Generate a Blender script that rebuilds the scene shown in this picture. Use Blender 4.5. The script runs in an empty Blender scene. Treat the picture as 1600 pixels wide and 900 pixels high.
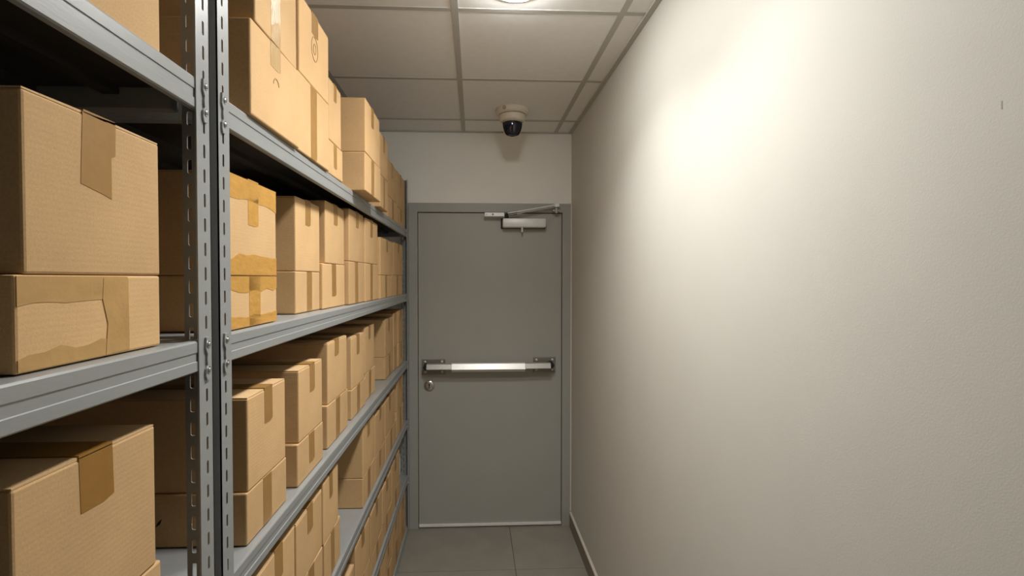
import bpy, bmesh, math, random
from mathutils import Vector, Matrix

# ------------------------------------------------------------------ camera, world, exposure
scene = bpy.context.scene
COL = scene.collection
cam_data = bpy.data.cameras.new('camera')
cam = bpy.data.objects.new('camera', cam_data)
COL.objects.link(cam)
cam_data.sensor_width = 36.0
cam_data.lens = 36.0 * 770.0 / 1600.0
cam_data.shift_x = 24.0 / 1600.0
cam_data.clip_start = 0.02
cam.location = (0.0, 0.0, 1.62)
cam.rotation_euler = (math.radians(90.0 - 1.115), 0.0, math.radians(-2.6026))
scene.camera = cam

world = bpy.data.worlds.new('world')
world.use_nodes = True
world.node_tree.nodes['Background'].inputs[0].default_value = (0.02, 0.02, 0.02, 1)
world.node_tree.nodes['Background'].inputs[1].default_value = 0.2
scene.world = world

scene.view_settings.view_transform = 'Standard'
scene.view_settings.look = 'None'
scene.view_settings.gamma = 1.0
scene.view_settings.use_curve_mapping = False
scene.view_settings.exposure = 0.12
scene.cycles.diffuse_bounces = 8

LAMP_W = 4.9            # radiant power of one ceiling downlight
LAMP_COLOR = (1.0, 0.995, 0.97)
LAMP_SPREAD = 120.0      # beam angle of the downlight, degrees

# ------------------------------------------------------------------ room dimensions (metres)
WALL_R, WALL_L = 0.63, -0.96
WALL_B, WALL_F = 3.18, -1.26
CEIL = 2.56
XF = -0.419              # front plane of the racks
LEVEL = {'A': 1.925, 'B': 1.525, 'C': 1.105, 'D': 0.727, 'E': 0.375, 'F': 0.05}

# ------------------------------------------------------------------ materials
def new_mat(name):
    m = bpy.data.materials.new(name)
    m.use_nodes = True
    nt = m.node_tree
    return m, nt, nt.nodes['Principled BSDF']

def srgb(r, g, b):
    f = lambda c: (c / 255 / 12.92) if c / 255 <= 0.04045 else ((c / 255 + 0.055) / 1.055) ** 2.4
    return (f(r), f(g), f(b), 1)

def simple(name, col, rough=0.5, metal=0.0, noise=0.0, nscale=60, bump=0.0, bscale=200, stretch=(1, 1, 1), rand=0.0, spec=0.5, coat=0.0):
    m, nt, p = new_mat(name)
    N, L = nt.nodes, nt.links
    p.inputs['Roughness'].default_value = rough
    p.inputs['Metallic'].default_value = metal
    p.inputs['Specular IOR Level'].default_value = spec
    p.inputs['Coat Weight'].default_value = coat
    p.inputs['Base Color'].default_value = col
    tc = N.new('ShaderNodeTexCoord')
    mp = N.new('ShaderNodeMapping')
    mp.inputs['Scale'].default_value = stretch
    L.new(tc.outputs['Object'], mp.inputs['Vector'])
    src = None
    if noise > 0:
        n = N.new('ShaderNodeTexNoise')
        n.inputs['Scale'].default_value = nscale
        n.inputs['Detail'].default_value = 5
        L.new(mp.outputs[0], n.inputs['Vector'])
        r = N.new('ShaderNodeMapRange')
        r.inputs[1].default_value = 0.3; r.inputs[2].default_value = 0.7
        r.inputs[3].default_value = 1 - noise; r.inputs[4].default_value = 1 + noise
        L.new(n.outputs['Fac'], r.inputs[0])
        mx = N.new('ShaderNodeMix'); mx.data_type = 'RGBA'; mx.blend_type = 'MULTIPLY'
        mx.inputs[0].default_value = 1
        mx.inputs[6].default_value = col
        L.new(r.outputs[0], mx.inputs[7])
        src = mx.outputs[2]
    if rand > 0:
        oi = N.new('ShaderNodeObjectInfo')
        r = N.new('ShaderNodeMapRange')
        r.inputs[3].default_value = 1 - rand; r.inputs[4].default_value = 1 + rand
        L.new(oi.outputs['Random'], r.inputs[0])
        mx = N.new('ShaderNodeMix'); mx.data_type = 'RGBA'; mx.blend_type = 'MULTIPLY'
        mx.inputs[0].default_value = 1
        if src: L.new(src, mx.inputs[6])
        else: mx.inputs[6].default_value = col
        L.new(r.outputs[0], mx.inputs[7])
        src = mx.outputs[2]
    if src: L.new(src, p.inputs['Base Color'])
    if bump > 0:
        n = N.new('ShaderNodeTexNoise')
        n.inputs['Scale'].default_value = bscale
        n.inputs['Detail'].default_value = 3
        L.new(mp.outputs[0], n.inputs['Vector'])
        b = N.new('ShaderNodeBump')
        b.inputs['Strength'].default_value = bump
        b.inputs['Distance'].default_value = 0.002
        L.new(n.outputs['Fac'], b.inputs['Height'])
        L.new(b.outputs[0], p.inputs['Normal'])
    return m

def cardboard(name, col):
    m, nt, p = new_mat(name)
    N, L = nt.nodes, nt.links
    p.inputs['Roughness'].default_value = 0.8
    p.inputs['Specular IOR Level'].default_value = 0.25
    tc = N.new('ShaderNodeTexCoord')
    # broad mottling + fine fibres
    n1 = N.new('ShaderNodeTexNoise'); n1.inputs['Scale'].default_value = 9; n1.inputs['Detail'].default_value = 3
    n2 = N.new('ShaderNodeTexNoise'); n2.inputs['Scale'].default_value = 420; n2.inputs['Detail'].default_value = 4
    L.new(tc.outputs['Object'], n1.inputs['Vector']); L.new(tc.outputs['Object'], n2.inputs['Vector'])
    r1 = N.new('ShaderNodeMapRange'); r1.inputs[1].default_value = .3; r1.inputs[2].default_value = .7
    r1.inputs[3].default_value = .95; r1.inputs[4].default_value = 1.05
    r2 = N.new('ShaderNodeMapRange'); r2.inputs[1].default_value = .3; r2.inputs[2].default_value = .7
    r2.inputs[3].default_value = .92; r2.inputs[4].default_value = 1.08
    L.new(n1.outputs['Fac'], r1.inputs[0]); L.new(n2.outputs['Fac'], r2.inputs[0])
    oi = N.new('ShaderNodeObjectInfo')
    r3 = N.new('ShaderNodeMapRange'); r3.inputs[3].default_value = .93; r3.inputs[4].default_value = 1.07
    L.new(oi.outputs['Random'], r3.inputs[0])
    a = N.new('ShaderNodeMath'); a.operation = 'MULTIPLY'; L.new(r1.outputs[0], a.inputs[0]); L.new(r2.outputs[0], a.inputs[1])
    b = N.new('ShaderNodeMath'); b.operation = 'MULTIPLY'; L.new(a.outputs[0], b.inputs[0]); L.new(r3.outputs[0], b.inputs[1])
    mx = N.new('ShaderNodeMix'); mx.data_type = 'RGBA'; mx.blend_type = 'MULTIPLY'; mx.inputs[0].default_value = 1
    mx.inputs[6].default_value = col
    L.new(b.outputs[0], mx.inputs[7]); L.new(mx.outputs[2], p.inputs['Base Color'])
    # corrugation: faint horizontal ribs plus gentle buckling
    w = N.new('ShaderNodeTexWave'); w.wave_type = 'BANDS'; w.bands_direction = 'Z'
    w.inputs['Scale'].default_value = 45; w.inputs['Distortion'].default_value = 1.2; w.inputs['Detail'].default_value = 2
    w.inputs['Detail Scale'].default_value = 3
    L.new(tc.outputs['Object'], w.inputs['Vector'])
    n3 = N.new('ShaderNodeTexNoise'); n3.inputs['Scale'].default_value = 14; n3.inputs['Detail'].default_value = 2
    L.new(tc.outputs['Object'], n3.inputs['Vector'])
    b1 = N.new('ShaderNodeBump'); b1.inputs['Strength'].default_value = .035; b1.inputs['Distance'].default_value = .0015
    b2 = N.new('ShaderNodeBump'); b2.inputs['Strength'].default_value = .35; b2.inputs['Distance'].default_value = .004
    L.new(w.outputs['Fac'], b1.inputs['Height']); L.new(n3.outputs['Fac'], b2.inputs['Height'])
    L.new(b1.outputs[0], b2.inputs['Normal']); L.new(b2.outputs[0], p.inputs['Normal'])
    return m

M = {}
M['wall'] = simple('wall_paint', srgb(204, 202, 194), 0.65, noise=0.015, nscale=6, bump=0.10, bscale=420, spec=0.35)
M['wall_back'] = simple('back_wall_paint', srgb(242, 241, 236), 0.6, noise=0.015, nscale=6, bump=0.2, bscale=300)
M['tile_c'] = simple('ceiling_tile_board', srgb(240, 239, 237), 0.85, noise=0.02, nscale=30, bump=0.15, bscale=350)
M['tbar'] = simple('ceiling_grid_shaded', srgb(186, 184, 178), 0.6, noise=0.02)  # shading of the bars put into a colour darker than the tiles
M['floor'] = simple('floor_tile_stone', srgb(140, 135, 124), 0.5, noise=0.08, nscale=7, bump=0.08, bscale=120, rand=0.04)
M['grout'] = simple('floor_grout', srgb(92, 88, 80), 0.9, noise=0.1)
M['base'] = simple('baseboard_tile', srgb(128, 118, 104), 0.5, noise=0.05, nscale=20)
M['base_edge'] = simple('baseboard_edge', srgb(205, 198, 184), 0.5, noise=0.03)
M['caulk'] = simple('caulk_white', srgb(222, 216, 204), 0.6, noise=0.05)
M['door'] = simple('door_grey_paint', srgb(168, 168, 161), 0.45, noise=0.02, nscale=5, bump=0.1, bscale=260)
M['frame'] = simple('frame_grey_paint', srgb(164, 164, 158), 0.45, noise=0.02, nscale=8, bump=0.1, bscale=260)
M['steel'] = simple('brushed_steel', srgb(232, 230, 224), 0.35, 0.25, noise=0.05, nscale=40, stretch=(1, 1, 30))
M['steel_dull'] = simple('dull_steel', srgb(172, 170, 163), 0.38, 0.35, noise=0.05, nscale=60)
M['lock'] = simple('polished_nickel', srgb(200, 197, 190), 0.25, 0.85, noise=0.03)
M['plate'] = simple('plate_grey_metal', srgb(140, 138, 130), 0.35, 0.4, noise=0.05, nscale=60)
M['silver'] = simple('silver_painted_metal', srgb(232, 231, 228), 0.4, 0.15, noise=0.03, nscale=30)
M['dark'] = simple('dark_recess', srgb(30, 29, 27), 0.7, noise=0.1)
M['under'] = simple('shelf_under_shade', srgb(44, 41, 38), 0.7, noise=0.1, nscale=20)  # shade below the decks painted as near-black, on sheet and ribs
M['wall_left'] = simple('left_wall_shade', srgb(120, 116, 108), 0.7, noise=0.03, nscale=6)  # wall colour darkened to deepen the shade inside the racks
M['rack'] = simple('rack_grey_paint', srgb(152, 154, 153), 0.36, 0.15, noise=0.035, nscale=30, bump=0.06, bscale=400, stretch=(1, .15, 1))
M['deck'] = simple('shelf_deck_paint', srgb(158, 159, 157), 0.36, 0.25, noise=0.04, nscale=14, bump=0.05, bscale=300)
M['bolt'] = simple('zinc_bolt', srgb(190, 190, 190), 0.3, 0.9, noise=0.05)
M['card'] = cardboard('cardboard', srgb(200, 164, 118))
M['card_flap'] = cardboard('cardboard_flap', srgb(203, 168, 124))
M['tape'] = simple('brown_packing_tape', srgb(160, 121, 68), 0.38, noise=0.06, nscale=40, bump=0.15, bscale=60, rand=0.08)
M['tape_amber'] = simple('amber_packing_tape', srgb(194, 146, 74), 0.3, noise=0.08, nscale=30, bump=0.55, bscale=45, stretch=(1, 1, 2))
M['tape_crumple'] = simple('crumpled_tan_tape', srgb(184, 146, 92), 0.28, noise=0.09, nscale=22, bump=0.6, bscale=48)
M['tape_clear'] = simple('clear_packing_tape', srgb(190, 158, 112), 0.2, noise=0.06, nscale=40, bump=0.9, bscale=90, stretch=(1, 2.5, .6))
M['tape_dark'] = simple('dark_packing_tape', srgb(148, 106, 46), 0.42, noise=0.05, nscale=40, bump=0.12, bscale=60)
M['print'] = simple('box_print', srgb(166, 130, 88), 0.8, noise=0.05)
M['print_black'] = simple('box_print_black', srgb(30, 24, 18), 0.8, noise=0.05)
M['cream'] = simple('cream_plastic', srgb(222, 213, 196), 0.45, noise=0.02)
M['cream_dark'] = simple('grey_plug_plastic', srgb(172, 165, 150), 0.5, noise=0.02)
M['navy'] = simple('navy_dome', srgb(16, 20, 40), 0.12, noise=0.05, coat=0.5)
M['lamp_ring'] = simple('lamp_ring_white', srgb(225, 222, 215), 0.5, noise=0.01)

def emit(name, col, s):
    m, nt, p = new_mat(name)
    p.inputs['Base Color'].default_value = col
    p.inputs['Emission Color'].default_value = col
    p.inputs['Emission Strength'].default_value = s
    return m
M['glow'] = emit('lamp_diffuser', (1, .995, .97, 1), 84.0)

# ------------------------------------------------------------------ mesh helpers
class MB:
    def __init__(self):
        self.v, self.f = [], []
    def add(self, vs, fs):
        o = len(self.v)
        self.v += [tuple(p) for p in vs]
        self.f += [tuple(i + o for i in q) for q in fs]
        return self
    def box(self, x0, x1, y0, y1, z0, z1, bev=0.0):
        if bev <= 0:
            vs = [(x, y, z) for z in (z0, z1) for y in (y0, y1) for x in (x0, x1)]
            return self.add(vs, [(0, 2, 3, 1), (4, 5, 7, 6), (0, 1, 5, 4), (2, 6, 7, 3), (0, 4, 6, 2), (1, 3, 7, 5)])
        bm = bmesh.new()
        bmesh.ops.create_cube(bm, size=1)
        for v in bm.verts:
            v.co = Vector(((x0 + x1) / 2 + v.co.x * (x1 - x0), (y0 + y1) / 2 + v.co.y * (y1 - y0), (z0 + z1) / 2 + v.co.z * (z1 - z0)))
        bmesh.ops.bevel(bm, geom=bm.edges[:], offset=bev, segments=2, affect='EDGES', profile=0.5)
        bm.verts.index_update()
        self.add([v.co for v in bm.verts], [[v.index for v in f.verts] for f in bm.faces])
        bm.free()
        return self
    def prism(self, poly, axis, a, b):
        """poly: list of 2D points, extruded along axis ('x','y','z') from a to b."""
        def P(p, t):
            return {'x': (t, p[0], p[1]), 'y': (p[0], t, p[1]), 'z': (p[0], p[1], t)}[axis]
        n = len(poly)
        vs = [P(p, a) for p in poly] + [P(p, b) for p in poly]
        fs = [tuple(range(n))[::-1], tuple(range(n, 2 * n))]
        fs += [(i, (i + 1) % n, n + (i + 1) % n, n + i) for i in range(n)]
        return self.add(vs, fs)
    def lathe(self, prof, center=(0, 0, 0), axis='z', seg=28, a0=0.0, a1=2 * math.pi):
        """prof: (r, h) pairs; revolved about axis through center."""
        full = abs(a1 - a0 - 2 * math.pi) < 1e-6
        m = seg if full else seg + 1
        vs, fs = [], []
        for r, h in prof:
            for k in range(m):
                t = a0 + (a1 - a0) * k / seg
                c, s = max(r, 1e-5) * math.cos(t), max(r, 1e-5) * math.sin(t)
                q = {'z': (c, s, h), 'x': (h, c, s), 'y': (c, h, s)}[axis]
                vs.append((q[0] + center[0], q[1] + center[1], q[2] + center[2]))
        for i in range(len(prof) - 1):
            for k in range(seg):
                k2 = (k + 1) % m
                fs.append((i * m + k, i * m + k2, (i + 1) * m + k2, (i + 1) * m + k))
        return self.add(vs, fs)
    def tube(self, p, q, r, seg=12):
        p, q = Vector(p), Vector(q)
        d = (q - p).normalized()
        u = d.orthogonal().normalized(); w = d.cross(u)
        vs = []
        for c in (p, q):
            for k in range(seg):
                t = 2 * math.pi * k / seg
                vs.append(c + u * math.cos(t) * r + w * math.sin(t) * r)
        fs = [(k, (k + 1) % seg, seg + (k + 1) % seg, seg + k) for k in range(seg)]
        fs += [tuple(range(seg))[::-1], tuple(range(seg, 2 * seg))]
        return self.add(vs, fs)
    def mesh(self, name, mat, smooth=False):
        me = bpy.data.meshes.new(name)
        me.from_pydata(self.v, [], self.f)
        bm = bmesh.new(); bm.from_mesh(me)
        bmesh.ops.recalc_face_normals(bm, faces=bm.faces[:])
        bm.to_mesh(me); bm.free()
        me.materials.append(mat)
        if smooth:
            me.shade_smooth()
            me.set_sharp_from_angle(angle=math.radians(35))
        return me
    def build(self, name, mat, parent=None, loc=None, smooth=False):
        return place(name, self.mesh(name, mat, smooth), parent, loc)

def place(name, me, parent=None, loc=None):
    o = bpy.data.objects.new(name, me)
    COL.objects.link(o)
    if parent is not None: o.parent = parent
    if loc is not None: o.location = loc
    return o

def tag(o, label=None, cat=None, group=None, kind=None):
    if label: o['label'] = label
    if cat: o['category'] = cat
    if group: o['group'] = group
    if kind: o['kind'] = kind
    return o

def empty(name, loc=(0, 0, 0)):
    o = bpy.data.objects.new(name, None)
    o.empty_display_size = 0.05
    COL.objects.link(o)
    o.location = loc
    return o

# ------------------------------------------------------------------ the room shell
# floor: grout bed with single tiles
fl = MB().box(WALL_L - .1, WALL_R + .1, WALL_F - .1, WALL_B + .25, -.05, -.003).build('floor', M['grout'])
tag(fl, 'grey stone tiled floor of the storage corridor', 'floor', kind='structure')
GX = [WALL_L, -0.572, 0.228, WALL_R]
GY = [WALL_F, -0.877, -0.277, 0.323, 0.923, 1.523, 2.123, 2.705, WALL_B + .06]
for i in range(len(GX) - 1):
    for j in range(len(GY) - 1):
        g = .0018
        hx, hy = (GX[i + 1] - GX[i]) / 2 - g, (GY[j + 1] - GY[j]) / 2 - g
        MB().box(-hx, hx, -hy, hy, -.004, 0, .0012).build('floor_tile', M['floor'], fl, ((GX[i] + GX[i + 1]) / 2, (GY[j] + GY[j + 1]) / 2, 0))

wr = MB().box(WALL_R, WALL_R + .1, WALL_F - .1, WALL_B + .1, -.05, CEIL + .12).build('wall_right', M['wall'])
tag(wr, 'long bare off-white painted wall along the right side', 'wall', kind='structure')
MB().box(-.0002, .0002, -.0010, .0010, -.005, .005).build('scuff_mark', M['cream_dark'], wr, (WALL_R, .565, 1.827))
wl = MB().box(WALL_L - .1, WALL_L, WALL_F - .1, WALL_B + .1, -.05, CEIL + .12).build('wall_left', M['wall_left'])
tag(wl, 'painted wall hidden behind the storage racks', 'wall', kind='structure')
wf = MB().box(WALL_L - .1, WALL_R + .1, WALL_F - .1, WALL_F, -.05, CEIL + .12).build('wall_front', M['wall_back'])
tag(wf, 'painted end wall behind the viewer', 'wall', kind='structure')
FX0, FX1, FZ1 = -0.420, 0.627, 2.102      # outer edges of the door frame
wb = (MB().box(WALL_L, FX0, WALL_B, WALL_B + .12, -.05, CEIL + .12)
      .box(FX0, WALL_R, WALL_B, WALL_B + .12, FZ1, CEIL + .12)).build('wall_back', M['wall_back'])
tag(wb, 'off-white end wall around the grey door', 'wall', kind='structure')

bb = MB().prism([(WALL_R, 0), (WALL_R - .011, 0), (WALL_R - .011, .090), (WALL_R, .090)], 'y', WALL_F, WALL_B - .02).build('baseboard_right', M['base'])
tag(bb, 'low taupe skirting along the right wall', 'baseboard', kind='structure')
MB().prism([(WALL_R, .090), (WALL_R - .012, .090), (WALL_R - .012, .094), (WALL_R - .006, .099), (WALL_R, .099)], 'y', WALL_F, WALL_B - .02).build('top_edge', M['base_edge'], bb)
tr = MB().box(WALL_R - .006, WALL_R, WALL_B - .016, WALL_B, .10, FZ1 + .004, .001).build('trim_1', M['caulk'])
tag(tr, 'thin white sealant strip between door frame and right wall', 'trim', kind='structure')

# suspended ceiling: backing, single tiles, grid bars
ce = MB().box(WALL_L, WALL_R, WALL_F, WALL_B, CEIL + .03, CEIL + .10).build('ceiling', M['dark'])
tag(ce, 'suspended ceiling of square beige panels in a metal grid', 'ceiling', kind='structure')
TX = [WALL_L, -0.665, -0.067, 0.525, WALL_R]
TY = [WALL_F, -0.661, -0.060, 0.541, 1.142, 1.745, 2.348, 2.942, WALL_B]
for i in range(len(TX) - 1):
    for j in range(len(TY) - 1):
        hx, hy = (TX[i + 1] - TX[i]) / 2 - .001, (TY[j + 1] - TY[j]) / 2 - .001
        MB().box(-hx, hx, -hy, hy, 0, .02).build('ceiling_tile', M['tile_c'], ce, ((TX[i] + TX[i + 1]) / 2, (TY[j] + TY[j + 1]) / 2, CEIL))
for x in TX[1:-1]:
    MB().prism([(-.012, -.0022), (.012, -.0022), (.012, .001), (-.012, .001)], 'y', WALL_F, WALL_B).build('grid_bar', M['tbar'], ce, (x, 0, CEIL))
for y in TY[1:-1]:
    for i in range(len(TX) - 1):
        MB().box(TX[i] + .0125, TX[i + 1] - .0125, y - .011, y + .011, CEIL - .002, CEIL + .001).build('cross_bar', M['tbar'], ce)
for x0, x1 in ((WALL_R - .022, WALL_R), (WALL_L, WALL_L + .022)):
    MB().box(x0, x1, WALL_F, WALL_B, CEIL - .008, CEIL + .001).build('edge_angle', M['tbar'], ce)
MB().box(WALL_L + .022, WALL_R - .022, WALL_B - .012, WALL_B, CEIL - .008, CEIL + .001).build('edge_angle', M['tbar'], ce)

# ------------------------------------------------------------------ ceiling downlights
def downlight(x, y, label):
    r = empty('downlight', (x, y, CEIL))
    tag(r, label, 'ceiling light')
    MB().lathe([(.082, .0), (.104, .0), (.104, -.003), (.098, -.007), (.086, -.008), (.082, -.004), (.082, 0)], seg=40).build('trim_ring', M['lamp_ring'], r, smooth=True)
    cap = [(.0825 * math.cos(t), -.002 - .034 * math.sin(t)) for t in [math.radians(90 * k / 8) for k in range(9)]]
    MB().lathe([(.0825, 0)] + cap, seg=40).build('diffuser', M['glow'], r, smooth=True)
    ld = bpy.data.lights.new('downlight_bulb', 'AREA')
    ld.shape = 'DISK'; ld.size = .15
    ld.energy = LAMP_W
    ld.color = LAMP_COLOR
    ld.spread = math.radians(LAMP_SPREAD)
    lo = bpy.data.objects.new('downlight_bulb', ld)
    COL.objects.link(lo)
    lo.parent = r
    lo.location = (0, 0, -.038)
    return r
downlight(.135, 1.585, 'round white recessed downlight glowing in the ceiling at the top edge')
downlight(.135, 1.03, 'round white recessed downlight in the ceiling just above the view')

# ------------------------------------------------------------------ door
door = empty('door_1', (0, WALL_B, 0))
tag(door, 'grey steel fire door with push bar and overhead closer', 'door', kind='structure')
fy0 = -.012                                  # front of the frame, relative to the wall
LX0, LX1, LZ0, LZ1 = -.363, .571, .012, 2.044
fr = (MB().box(FX0, LX0 + .001, fy0, .12, 0, FZ1, .002)
      .box(LX1 - .001, FX1, fy0, .12, 0, FZ1, .002)
      .box(LX0, LX1, fy0, .12, LZ1, FZ1, .002)
      .box(LX0, LX0 + .018, .058, .12, 0, LZ1)
      .box(LX1 - .018, LX1, .058, .12, 0, LZ1)
      .box(LX0, LX1, .058, .12, LZ1 - .018, LZ1))
fr.build('door_frame', M['frame'], door)
MB().box(LX0 + .004, LX1 - .004, .004, .050, LZ0, LZ1 - .004, .0015).build('door_leaf', M['door'], door)
sw = MB().prism([(.003, .010), (-.006, .010), (-.008, .014), (-.006, .026), (.003, .027)], 'x', LX0 + .005, LX1 - .005).build('door_sweep', M['silver'], door)
MB().box(LX0, LX1, .0, .12, -.004, .004).build('threshold', M['floor'], door)

# lock cylinder
lk = MB().lathe([(0, -.012), (.016, -.012), (.029, -.009), (.033, -.005), (.034, .004), (0, .004)], (-.289, 0, .931), 'y', 32).build('lock_cylinder', M['lock'], door, smooth=True)
kh = MB()
kh.lathe([(0, -.0135), (.0055, -.0135), (.0055, -.010), (0, -.010)], (-.289, 0, .937), 'y', 16)
kh.box(-.2915, -.2865, -.0135, -.010, .914, .937)
kh.build('keyhole', M['dark'], lk)

# push bar
pb = empty('push_bar'); pb.parent = door
def bar_plate(x0, x1, z0, z1, hubx):
    MB().box(x0, x1, -.002, .005, z0, z1, .002).build('mounting_plate', M['plate'], pb)
    for x in (x0 + .022, x1 - .022):
        for z in (z0 + .018, z1 - .018):
            MB().lathe([(0, -.0085), (.004, -.008), (.0075, -.005), (.0085, -.001), (0, -.001)], (x, 0, z), 'y', 12).build('screw', M['steel'], pb, smooth=True)
    MB().lathe([(0, -.072), (.017, -.070), (.019, -.062), (.019, -.001), (0, -.001)], (hubx, 0, (z0 + z1) / 2 + .006), 'y', 20).build('pivot_hub', M['dark'], pb, smooth=True)
bar_plate(-.338, -.186, 1.001, 1.101, -.306)
bar_plate(.382, .529, 1.009, 1.109, .492)
ZB = 1.064
def bar_prof(h0, h1, low):
    p = [(-.074, ZB + h1), (-.079, ZB + h1 - .003), (-.094, ZB + h0 + .003), (-.092, ZB + h0)]
    if low: p += [(-.070, ZB - .036), (-.052, ZB - .036)]
    else: p += [(-.060, ZB + h0)]
    p += [(-.052, ZB + h1)]
    return p
MB().prism(bar_prof(-.019, .020, True), 'x', -.143, .322).build('push_rail', M['steel'], pb)
MB().prism(bar_prof(-.017, .017, False), 'x', -.300, -.145).build('end_cap', M['steel_dull'], pb)
MB().prism(bar_prof(-.015, .019, False), 'x', .324, .484).build('end_cap', M['steel_dull'], pb)

# overhead closer
cl = empty('door_closer'); cl.parent = door
MB().box(.172, .458, -.004, .006, 1.940, 2.006, .002).build('back_plate', M['dark'], cl)
MB().box(.181, .454, -.072, -.002, 1.944, 2.000, .006).build('closer_body', M['silver'], cl, smooth=True)
MB().lathe([(0, 1.914), (.0055, 1.914), (.0065, 1.918), (.0065, 1.945), (0, 1.945)], (.304, -.055, 0), 'z', 12).build('valve_screw', M['silver'], cl, smooth=True)
MB().box(.066, .190, -.064, -.058, 2.012, 2.036, .0015).build('arm_shoe', M['silver'], cl)
for x, m in ((.079, 'steel_dull'), (.118, 'dark')):
    MB().lathe([(0, -.0665), (.0045, -.0665), (.0045, -.063), (0, -.063)], (x, 0, 2.024), 'y', 12).build('shoe_screw', M[m], cl)
MB().lathe([(0, 1.998), (.013, 1.998), (.013, 2.030), (.009, 2.034), (0, 2.034)], (.206, -.055, 0), 'z', 18).build('pivot_post', M['dark'], cl, smooth=True)
arm = MB()
a0, a1 = Vector((.196, -.060, 2.024)), Vector((.512, -.060, 2.082))
arm.tube(a0 + Vector((0, 0, .005)), a1 + Vector((0, 0, .003)), .0042)
arm.build('arm_rod', M['silver'], cl, smooth=True)
MB().tube(a0 + Vector((.004, 0, -.006)), a1 + Vector((0, 0, -.007)), .0042).build('arm_rod', M['steel_dull'], cl, smooth=True)
MB().tube(a0 + Vector((.004, .004, -.004)), a0 + Vector((.075, .004, .008)), .008).build('arm_sleeve', M['dark'], cl, smooth=True)
MB().box(.508, .538, -.078, -.052, 2.072, 2.096, .002).build('elbow_block', M['silver'], cl)
MB().lathe([(0, 2.036), (.010, 2.036), (.010, 2.074), (0, 2.074)], (.523, -.052, 0), 'z', 16).build('elbow_pin', M['steel_dull'], cl, smooth=True)
MB().box(.500, .546, -.056, -.010, 2.046, 2.058, .002).build('frame_bracket', M['steel_dull'], cl)

# ------------------------------------------------------------------ dome camera on the ceiling
dc = empty('dome_camera', (.213, 2.765, CEIL))
tag(dc, 'cream ceiling dome camera with dark navy lens cover above the door', 'camera')
MB().lathe([(0, 0), (.090, 0), (.0925, -.006), (.0915, -.022), (.083, -.029), (.078, -.030), (0, -.030)], seg=44).build('base_ring', M['cream'], dc, smooth=True)
MB().lathe([(0, -.030), (.071, -.030), (.071, -.033), (0, -.033)], seg=40).build('shadow_gap', M['dark'], dc)
MB().lathe([(0, -.033), (.0745, -.033), (.0755, -.036), (.0735, -.056), (.068, -.064), (.060, -.068), (0, -.068)], seg=44).build('collar', M['cream'], dc, smooth=True)
MB().lathe([(.0, -.066), (.0595, -.066), (.0595, -.071), (.057, -.074), (.0, -.074)], seg=40).build('lower_rim', M['cream_dark'], dc, smooth=True)
prof = [(.0525, -.070), (.0520, -.085), (.0500, -.100), (.0460, -.116), (.0400, -.130), (.0330, -.139), (.024, -.143), (0, -.144)]
MB().lathe(prof, seg=40).build('lens_dome', M['navy'], dc, smooth=True)
shell = [(r + .005, h - .0015) for r, h in prof[:-1]] + [(0, -.148)]
MB().lathe(shell, seg=40, a0=math.radians(-20), a1=math.radians(200)).build('halo_shell', M['cream'], dc, smooth=True)  # added sliver that draws the pale halo line around the dome
pa = math.radians(238)
pv = Vector((math.cos(pa), math.sin(pa), 0))
MB().tube(pv * .080 + Vector((0, 0, -.013)), pv * .0945 + Vector((0, 0, -.013)), .011, 18).build('conduit_plug', M['cream_dark'], dc, smooth=True)

# ------------------------------------------------------------------ racks
POST_H, PITCH, FT = 2.236, .038, .002
def flange(mb, w, s0, s1, hs, mapf, z0, z1, phase):
    """Strip of width w and height z0..z1 with a column of slots; mapf(s, z, side) -> xyz."""
    cs = (s0 - .0025, s1 + .0025)
    ch = .0018
    def quad(a, b):                                   # both skins of a plain rectangle
        for side in (0, 1):
            mb.add([mapf(a[0], a[1], side), mapf(b[0], a[1], side), mapf(b[0], b[1], side), mapf(a[0], b[1], side)], [(0, 1, 2, 3)])
    quad((0, z0), (cs[0], z1)); quad((cs[1], z0), (w, z1))
    for s in (0, w):
        mb.add([mapf(s, z0, 0), mapf(s, z0, 1), mapf(s, z1, 1), mapf(s, z1, 0)], [(0, 1, 2, 3)])
    for z in (z0, z1):
        mb.add([mapf(0, z, 0), mapf(0, z, 1), mapf(w, z, 1), mapf(w, z, 0)], [(0, 1, 2, 3)])
    n = int((z1 - z0 - phase) / PITCH)
    zs = z0 + phase
    quad((cs[0], z0), (cs[1], zs)); quad((cs[0], zs + n * PITCH), (cs[1], z1))
    for k in range(n):
        a, b = zs + k * PITCH, zs + (k + 1) * PITCH
        c = (a + b) / 2
        u0, u1 = c - hs / 2, c + hs / 2
        octo = [(s0 + ch, u0), (s1 - ch, u0), (s1, u0 + ch), (s1, u1 - ch), (s1 - ch, u1), (s0 + ch, u1), (s0, u1 - ch), (s0, u0 + ch)]
        cor = [(cs[0], a), (cs[1], a), (cs[1], b), (cs[0], b)]
        ring = []
        for side in (0, 1):
            vs = [mapf(*p, side) for p in cor] + [mapf(*p, side) for p in octo]
            mb.add(vs, [(0, 1, 5, 4), (1, 6, 5), (1, 2, 7, 6), (2, 8, 7), (2, 3, 9, 8), (3, 10, 9), (3, 0, 11, 10), (0, 4, 11)])
            ring.append([mapf(*p, side) for p in octo])
        mb.add(ring[0] + ring[1], [(i, (i + 1) % 8, 8 + (i + 1) % 8, 8 + i) for i in range(8)])

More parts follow.
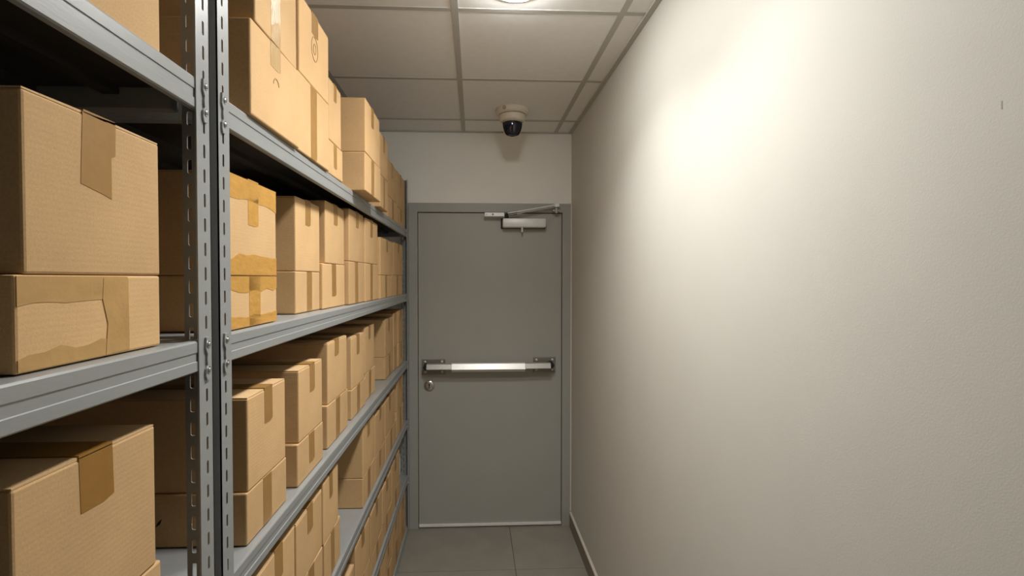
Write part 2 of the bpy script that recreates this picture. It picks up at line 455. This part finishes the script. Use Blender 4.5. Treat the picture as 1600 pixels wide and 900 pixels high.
def post_mesh(name, sx, sy):
    """Angle post, corner at the origin; sx=+1: face towards +x, the wing runs to -x; sy: direction of the face flange in y."""
    mb = MB()
    flange(mb, .038, .0145, .0200, .0215, lambda s, z, k: (-sx * FT * k, sy * s, z), 0, POST_H, .012)
    flange(mb, .042, .0265, .0345, .0215, lambda s, z, k: (-sx * s, sy * FT * k, z), 0, POST_H, .030)
    return mb.mesh(name, M['rack'])

PLATE = [(1.35 * a, b) for a, b in [(-.0045, .007), (.0045, .007), (.0055, -.012), (.0025, -.019), (.0020, -.029), (.0025, -.036), (.0055, -.042), (.0045, -.058), (-.0035, -.060), (-.0055, -.052), (-.0055, -.042), (-.0022, -.036), (-.0030, -.026), (-.0022, -.019), (-.0055, -.010)]]
plate_me = MB().prism(PLATE, 'x', 0, .0032).mesh('connector_plate', M['rack'])
bolt_me = MB().lathe([(.0058, .002), (.0058, .0038), (.0046, .0038), (.0046, .003), (.0034, .003), (.0034, .0050), (.0022, .0060), (0, .0062)], axis='x', seg=16).mesh('bolt', M['bolt'], True)

BP = [(0, -.003), (-.0015, -.0005), (-.004, 0), (-.012, 0), (-.012, -.046), (-.010, -.048), (-.002, -.048), (0, -.046), (0, -.0322), (-.0014, -.0312), (-.0014, -.0182), (0, -.0178)]
def rack(name, y0, y1, label):
    r = empty(name, (XF, y0, 0))
    tag(r, label, 'shelving', 'grey steel storage racks along the left wall')
    Ly = y1 - y0
    depth = .50
    pm = {}
    for sx, px in ((1, 0.0), (-1, -depth)):
        for sy, py in ((1, 0.0), (-1, Ly)):
            p = place('post', post_mesh('post', sx, sy), r, (px, py, 0))
            if sx == 1:
                for L in LEVEL.values():
                    if L < .1: continue
                    place('connector_plate', plate_me, p, (0, sy * .0165, L - .004))
                    for dz in (-.009, -.049):
                        place('bolt', bolt_me, p, (0, sy * .0172, L + dz + .001))
    bp = MB().prism([(x, z) for x, z in BP], 'y', .004, Ly - .004).mesh('front_beam', M['rack'])
    bpb = MB().prism([(-x, z) for x, z in BP], 'y', .004, Ly - .004).mesh('rear_beam', M['rack'])
    dk = MB().box(-depth + .015, -.0145, .006, Ly - .006, -.010, -.0012).mesh('shelf_panel', M['deck'])
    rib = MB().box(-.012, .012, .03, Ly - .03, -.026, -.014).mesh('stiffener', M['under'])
    und = MB().box(-depth + .016, -.0155, .007, Ly - .007, -.014, -.010).mesh('under_shade_sheet', M['under'])  # added dark sheet standing for the shade under the deck
    sb = MB().box(-depth + .045, -.045, -.010, .010, -.045, -.011).mesh('side_beam', M['rack'])
    for k, L in LEVEL.items():
        place('front_beam', bp, r, (-.0021, 0, L))
        place('rear_beam', bpb, r, (-depth + .0021, 0, L))
        d = place('shelf_panel', dk, r, (0, 0, L))
        place('under_shade_sheet', und, d, (0, 0, 0))
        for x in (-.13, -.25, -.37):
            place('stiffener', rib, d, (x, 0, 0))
        for y in (.016, Ly - .016):
            place('side_beam', sb, r, (0, y, L))
    return r
rack('storage_rack', -1.20, .807, 'near grey slotted-post steel rack at the left edge, beside the viewer')
rack('storage_rack', .831, 3.135, 'long grey slotted-post steel rack running from the double post to the door')

# ------------------------------------------------------------------ cardboard boxes
rng = random.Random(7)
ORD = ['first', 'second', 'third', 'fourth', 'fifth', 'sixth', 'seventh', 'eighth']
SHELF = {'A': 'top shelf', 'B': 'second shelf down', 'C': 'third shelf down', 'D': 'fourth shelf down', 'E': 'fifth shelf down', 'F': 'bottom shelf'}

def jag(y0, y1, z, amp, n, seed):
    q = random.Random(seed)
    return [(y0 + (y1 - y0) * i / n, z + (q.random() - .5) * 2 * amp) for i in range(n + 1)]

def box(X, y0, y1, z0, z1, depth=.40, label='', group='', flaps=True, rot=0.0, tapes=None, tape_mat='tape', top_tape=True, marks=()):
    """Body is the thing; flaps, tape and print are its parts. Local frame: front face at +x, base at z=0."""
    hw, H, hd = (y1 - y0) / 2, z1 - z0 - .0006, depth / 2
    th = .0018 if flaps else 0
    b = MB().box(-hd, hd, -hw, hw, 0, H - th, .0030).build('cardboard_box', M['card'], None, (X - hd, (y0 + y1) / 2, z0 + .0003))
    b.rotation_euler.z = rot
    tag(b, label, 'box', group)
    if flaps:
        q = random.Random(hash((round(X, 3), round(y0, 3), round(z0, 3))) & 0xffff)
        for s in (-1, 1):
            lift = q.uniform(.0003, .0022) if flaps is True else flaps
            ya, yb = s * (hw - .0012), s * .0015
            zb = H - th
            vs = [(-hd + .002, ya, zb), (hd - .001, ya, zb), (hd - .001, yb, zb), (-hd + .002, yb, zb),
                  (-hd + .002, ya, zb + th), (hd - .001, ya, zb + th), (hd - .001, yb, zb + th + lift), (-hd + .002, yb, zb + th + lift)]
            m = MB().add(vs, [(0, 1, 2, 3), (4, 5, 6, 7), (0, 1, 5, 4), (1, 2, 6, 5), (2, 3, 7, 6), (3, 0, 4, 7)])
            m.build('top_flap', M['card_flap'], b)
    e = .0005
    for t in tapes or ():
        mb = MB()
        if t[0] == 'strip':                    # ('strip', centre y, width, z low, z high, lean, over the top?)
            _, c, w, zl, zh, lean, over = t
            zt = H + .0006 if over else zh
            pts = [(c - w / 2, zt), (c + w / 2, zt), (c + w / 2 + lean, zl + .004), (c + w / 6 + lean, zl), (c - w / 2 + lean, zl + .001)]
            mb.prism(pts, 'x', hd - .0005, hd + e)
            if over:
                mb.box(-hd + .01, hd + e, c - w / 2, c + w / 2, H - .0005, H + .0032)
        else:                                  # ('poly', points)
            mb.prism(t[1], 'x', hd - .0005, hd + e * (1.0 if t[0] == 'poly' else 1.8))
        mb.build('tape', M[tape_mat], b)
    for mk in marks:
        if mk[0] == 'ring':                    # ('ring', y, z, r, thickness, a0, a1)
            _, y, z, r, th2, a0, a1 = mk
            n = 28
            mb = MB()
            outer = [(y + r * .8 * math.cos(a0 + (a1 - a0) * i / n), z + r * math.sin(a0 + (a1 - a0) * i / n)) for i in range(n + 1)]
            inner = [(y + (r - th2) * .8 * math.cos(a0 + (a1 - a0) * i / n), z + (r - th2) * math.sin(a0 + (a1 - a0) * i / n)) for i in range(n + 1)]
            xx = hd + .0010
            vs = [(xx, *p) for p in outer] + [(xx, *p) for p in inner] + [(hd - .0002, *p) for p in outer] + [(hd - .0002, *p) for p in inner]
            k = n + 1
            fs = []
            for i in range(n):
                fs += [(i, i + 1, k + i + 1, k + i), (i, i + 1, 2 * k + i + 1, 2 * k + i), (k + i, k + i + 1, 3 * k + i + 1, 3 * k + i)]
            mb.add(vs, fs).build('printed_ring', M['print'], b)
        elif mk[0] == 'side':                  # ('side', x, z, w, h): dark print on the face towards -y
            _, x, z, w, h = mk
            MB().prism([(x - w, z), (x + w * .4, z + h * .35), (x + w, z + h), (x - w * .2, z + h * .6)], 'y', -hw - .0006, -hw + .0005).build('printed_mark', M['print_black'], b)
    return b

# row, stack, front plane x, lower (y0, y1, top z), upper (y0, y1, top z)
STACKS = [
    ('A', 0, -0.412, (0.943, 1.188, 2.104), (0.954, 1.176, 2.290)),
    ('A', 1, -0.415, (1.194, 1.437, 2.114), (1.207, 1.437, 2.304)),
    ('A', 2, -0.420, (1.456, 1.603, 2.024), (1.456, 1.587, 2.202)),
    ('A', 3, -0.376, (1.734, 2.003, 2.058), (1.734, 1.990, 2.245)),
    ('A', 4, -0.398, (2.118, 2.297, 2.065), (2.118, 2.305, 2.241)),
    ('A', 5, -0.425, (2.459, 2.742, 2.030), (2.459, 2.742, 2.210)),
    ('A', 6, -0.425, (2.751, 3.040, 2.019), (2.751, 3.040, 2.214)),
    ('B', 0, -0.440, (0.893, 1.119, 1.625), (0.893, 1.119, 1.811)),
    ('B', 1, -0.472, (1.327, 1.528, 1.639), (1.332, 1.530, 1.838)),
    ('B', 2, -0.462, (1.533, 1.779, 1.667), (1.552, 1.779, 1.862)),
    ('B', 3, -0.447, (1.791, 2.012, 1.682), (1.791, 2.014, 1.871)),
    ('B', 4, -0.440, (2.019, 2.273, 1.682), (2.019, 2.271, 1.866)),
    ('B', 5, -0.430, (2.277, 2.573, 1.635), (2.277, 2.654, 1.810)),
    ('B', 6, -0.430, (2.583, 2.957, 1.637), (2.664, 2.983, 1.815)),
    ('C', 0, -0.436, (0.959, 1.157, 1.207), (0.964, 1.153, 1.390)),
    ('C', 1, -0.434, (1.224, 1.428, 1.211), (1.233, 1.422, 1.392)),
    ('C', 2, -0.442, (1.495, 1.737, 1.236), (1.508, 1.724, 1.424)),
    ('C', 3, -0.446, (1.804, 2.034, 1.213), (1.813, 2.011, 1.403)),
    ('C', 4, -0.455, (2.077, 2.276, 1.221), (2.065, 2.261, 1.415)),
    ('C', 5, -0.452, (2.520, 2.752, 1.217), (2.520, 2.760, 1.409)),
    ('C', 6, -0.448, (2.757, 2.872, 1.230), (2.766, 2.872, 1.424)),
    ('C', 7, -0.440, (2.877, 3.070, 1.240), (2.877, 3.075, 1.431)),
    ('D', 0, -0.430, (0.963, 1.190, 0.868), (0.977, 1.190, 1.030)),
    ('D', 1, -0.430, (1.195, 1.404, 0.862), (1.195, 1.400, 1.026)),
    ('D', 2, -0.430, (1.412, 1.588, 0.859), (1.406, 1.566, 1.037)),
    ('D', 3, -0.432, (1.918, 2.150, 0.843), (1.918, 2.136, 1.037)),
    ('D', 4, -0.432, (2.159, 2.397, 0.835), (2.152, 2.388, 1.021)),
    ('D', 5, -0.432, (2.408, 2.745, 0.841), (2.399, 2.687, 1.020)),
    ('D', 6, -0.432, (2.768, 3.003, 0.870), (2.768, 3.003, 1.040)),
    ('E', 0, -0.432, (1.330, 1.545, 0.470), (1.335, 1.540, 0.640)),
    ('E', 1, -0.432, (1.560, 1.775, 0.462), (1.560, 1.775, 0.592)),
    ('E', 2, -0.430, (1.795, 2.030, 0.470), (1.790, 2.020, 0.645)),
    ('E', 3, -0.430, (2.045, 2.300, 0.455), (2.040, 2.295, 0.640)),
    ('E', 4, -0.430, (2.308, 2.560, 0.462), (2.310, 2.560, 0.628)),
    ('E', 5, -0.430, (2.570, 2.850, 0.465), (2.575, 2.830, 0.640)),
    ('F', 0, -0.430, (1.850, 2.080, 0.160), (1.850, 2.080, 0.292)),
    ('F', 1, -0.430, (2.100, 2.330, 0.160), (2.105, 2.330, 0.296)),
    ('F', 2, -0.430, (2.350, 2.560, 0.172), (2.355, 2.560, 0.300)),
    ('F', 3, -0.430, (2.572, 2.845, 0.176), (2.575, 2.840, 0.305)),
    ('F', 4, -0.430, (2.865, 3.070, 0.170), (2.868, 3.070, 0.300)),
]
PI2 = 2 * math.pi
for row, n, X, lo, up in STACKS:
    L = LEVEL[row]
    grp = f'cardboard boxes on the {SHELF[row]} of the long rack'
    where = f'{ORD[n]} stack beyond the double post, {SHELF[row]}'
    dep = .40
    for which, (y0, y1, zt) in (('lower', lo), ('upper', up)):
        z0 = L if which == 'lower' else lo[2]
        H = zt - z0
        hw = (y1 - y0) / 2
        w = min(.046, hw * .42)
        c = rng.uniform(-.012, .012)
        look, mat, marks = 'cardboard box', 'tape', []
        if which == 'upper':
            tapes = [('strip', c, w, H - rng.uniform(.050, .075), H, rng.uniform(-.002, .002), True)]
        else:
            tapes = [('strip', c, w, rng.choice([0.001, 0.001, H * .25]), H - .001, rng.uniform(-.004, .004), False)]
        if (row, n) == ('A', 0):
            mat = 'tape_clear'
            if which == 'upper':
                look = 'cardboard box with crinkled clear tape'
                tapes = [('strip', -.012, .05, .001, H, .0, True)]
            else:
                look = 'cardboard box with faint printed arc'
                tapes = [('strip', -.010, .05, H - .052, H - .001, .0, False)]
                marks = [('ring', -.008, H - .088, .020, .0025, math.radians(20), math.radians(165))]
        elif (row, n) == ('A', 1) and which == 'upper':
            look = 'cardboard box with printed circles'
            tapes = [('strip', .0, .05, H - .055, H, .0, True)]
            marks = [('ring', -.004, H - .088, .032, .0025, 0, PI2), ('ring', -.004, H - .088, .014, .0025, 0, PI2)]
        elif (row, n) == ('B', 0):
            mat = 'tape_amber'
            if which == 'upper':
                look = 'cardboard box with amber tape bands'
                tapes = [('poly', [(-hw + .001, H), (hw - .001, H), (hw - .001, H - .048)] + jag(hw - .03, -hw + .02, H - .040, .004, 6, 3) + [(-hw + .001, H - .038)]),
                         ('strip', .0, .046, H - .088, H, 0, True),
                         ('poly', [(-hw + .001, .0015), (hw - .001, .0015), (hw - .001, .040)] + jag(hw - .02, -hw + .02, .036, .007, 6, 5) + [(-hw + .001, .042)])]
            else:
                look = 'cardboard box with amber tape cross'
                tapes = [('poly', [(-hw + .001, H - .0015), (hw - .001, H - .0015), (hw - .001, H - .026)] + jag(hw - .02, -hw + .02, H - .030, .004, 6, 8) + [(-hw + .001, H - .036)]),
                         ('strip', .004, .050, .0015, H - .001, 0, False),
                         ('poly', [(-hw + .001, .0015), (hw - .001, .0015), (hw - .001, .024)] + jag(hw - .02, -hw + .02, .022, .003, 6, 9) + [(-hw + .001, .026)])]
                marks = [('side', .052, .046, .006, .016)]
        elif (row, n) == ('C', 0) and which == 'lower':
            marks = [('side', .035, .040, .006, .016)]
        rot = math.radians(rng.uniform(-.7, .7))
        box(X, y0, y1, z0, zt, dep, f'{which} {look}, {where}', grp, flaps=(which == 'upper') or row in 'CD' and (row, n) in (('D', 2),), rot=rot, tapes=tapes, tape_mat=mat, marks=marks)

# boxes of the near rack
g = 'cardboard boxes on the near rack'
box(-.430, .450, .703, 1.925, 2.150, .40, 'cardboard box with crinkled tape high on the near rack, top left corner', g, True, 0,
    [('strip', -.045, .05, .02, .2244, 0, True)], 'tape_clear')
H = 1.811 - 1.624
hw = .10625
box(-.447, .511, .7235, 1.624, 1.811, .40, 'large cardboard box with torn tan tape, upper box on near rack', g, True, 0,
    [('poly', [(-.030, H), (.022, H), (.021, H - .040), (.014, H - .043), (.014, H - .094), (.000, H - .090), (-.034, H - .083), (-.033, H - .060)]),
     ('strip', -.004, .05, H - .002, H, 0, True)], 'tape')
H = 1.624 - 1.525
hw = .11125
box(-.447, .500, .7225, 1.525, 1.624, .40, 'squat cardboard box with wrinkled amber tape under the torn-tape box', g, False, 0,
    [('poly', [(-hw + .002, H - .002), (.045, H - .002), (.047, H - .020)] + jag(.03, -hw + .02, H - .030, .0016, 6, 21) + [(-hw + .002, H - .032)]),
     ('poly2', [(.004, H - .004), (.046, H - .004), (.047, .004), (.006, .002), (.010, .04), (.002, .07)]),
     ('poly', [(-hw + .002, .002), (.02, .002), (.014, .020)] + jag(0, -hw + .015, .020, .003, 5, 22) + [(-hw + .002, .014)])], 'tape_crumple')
H = 1.415 - 1.217
box(-.450, .496, .7115, 1.217, 1.415, .40, 'large cardboard box with wide brown tape strip at the bottom left', g, True, 0,
    [('strip', .0, .052, H - .066, H, .002, True)], 'tape_dark')
box(-.450, .492, .722, 1.105, 1.217, .40, 'cardboard box almost out of view under the bottom left box', g, False, 0,
    [('strip', .0, .05, .002, .108, 0, False)], 'tape')
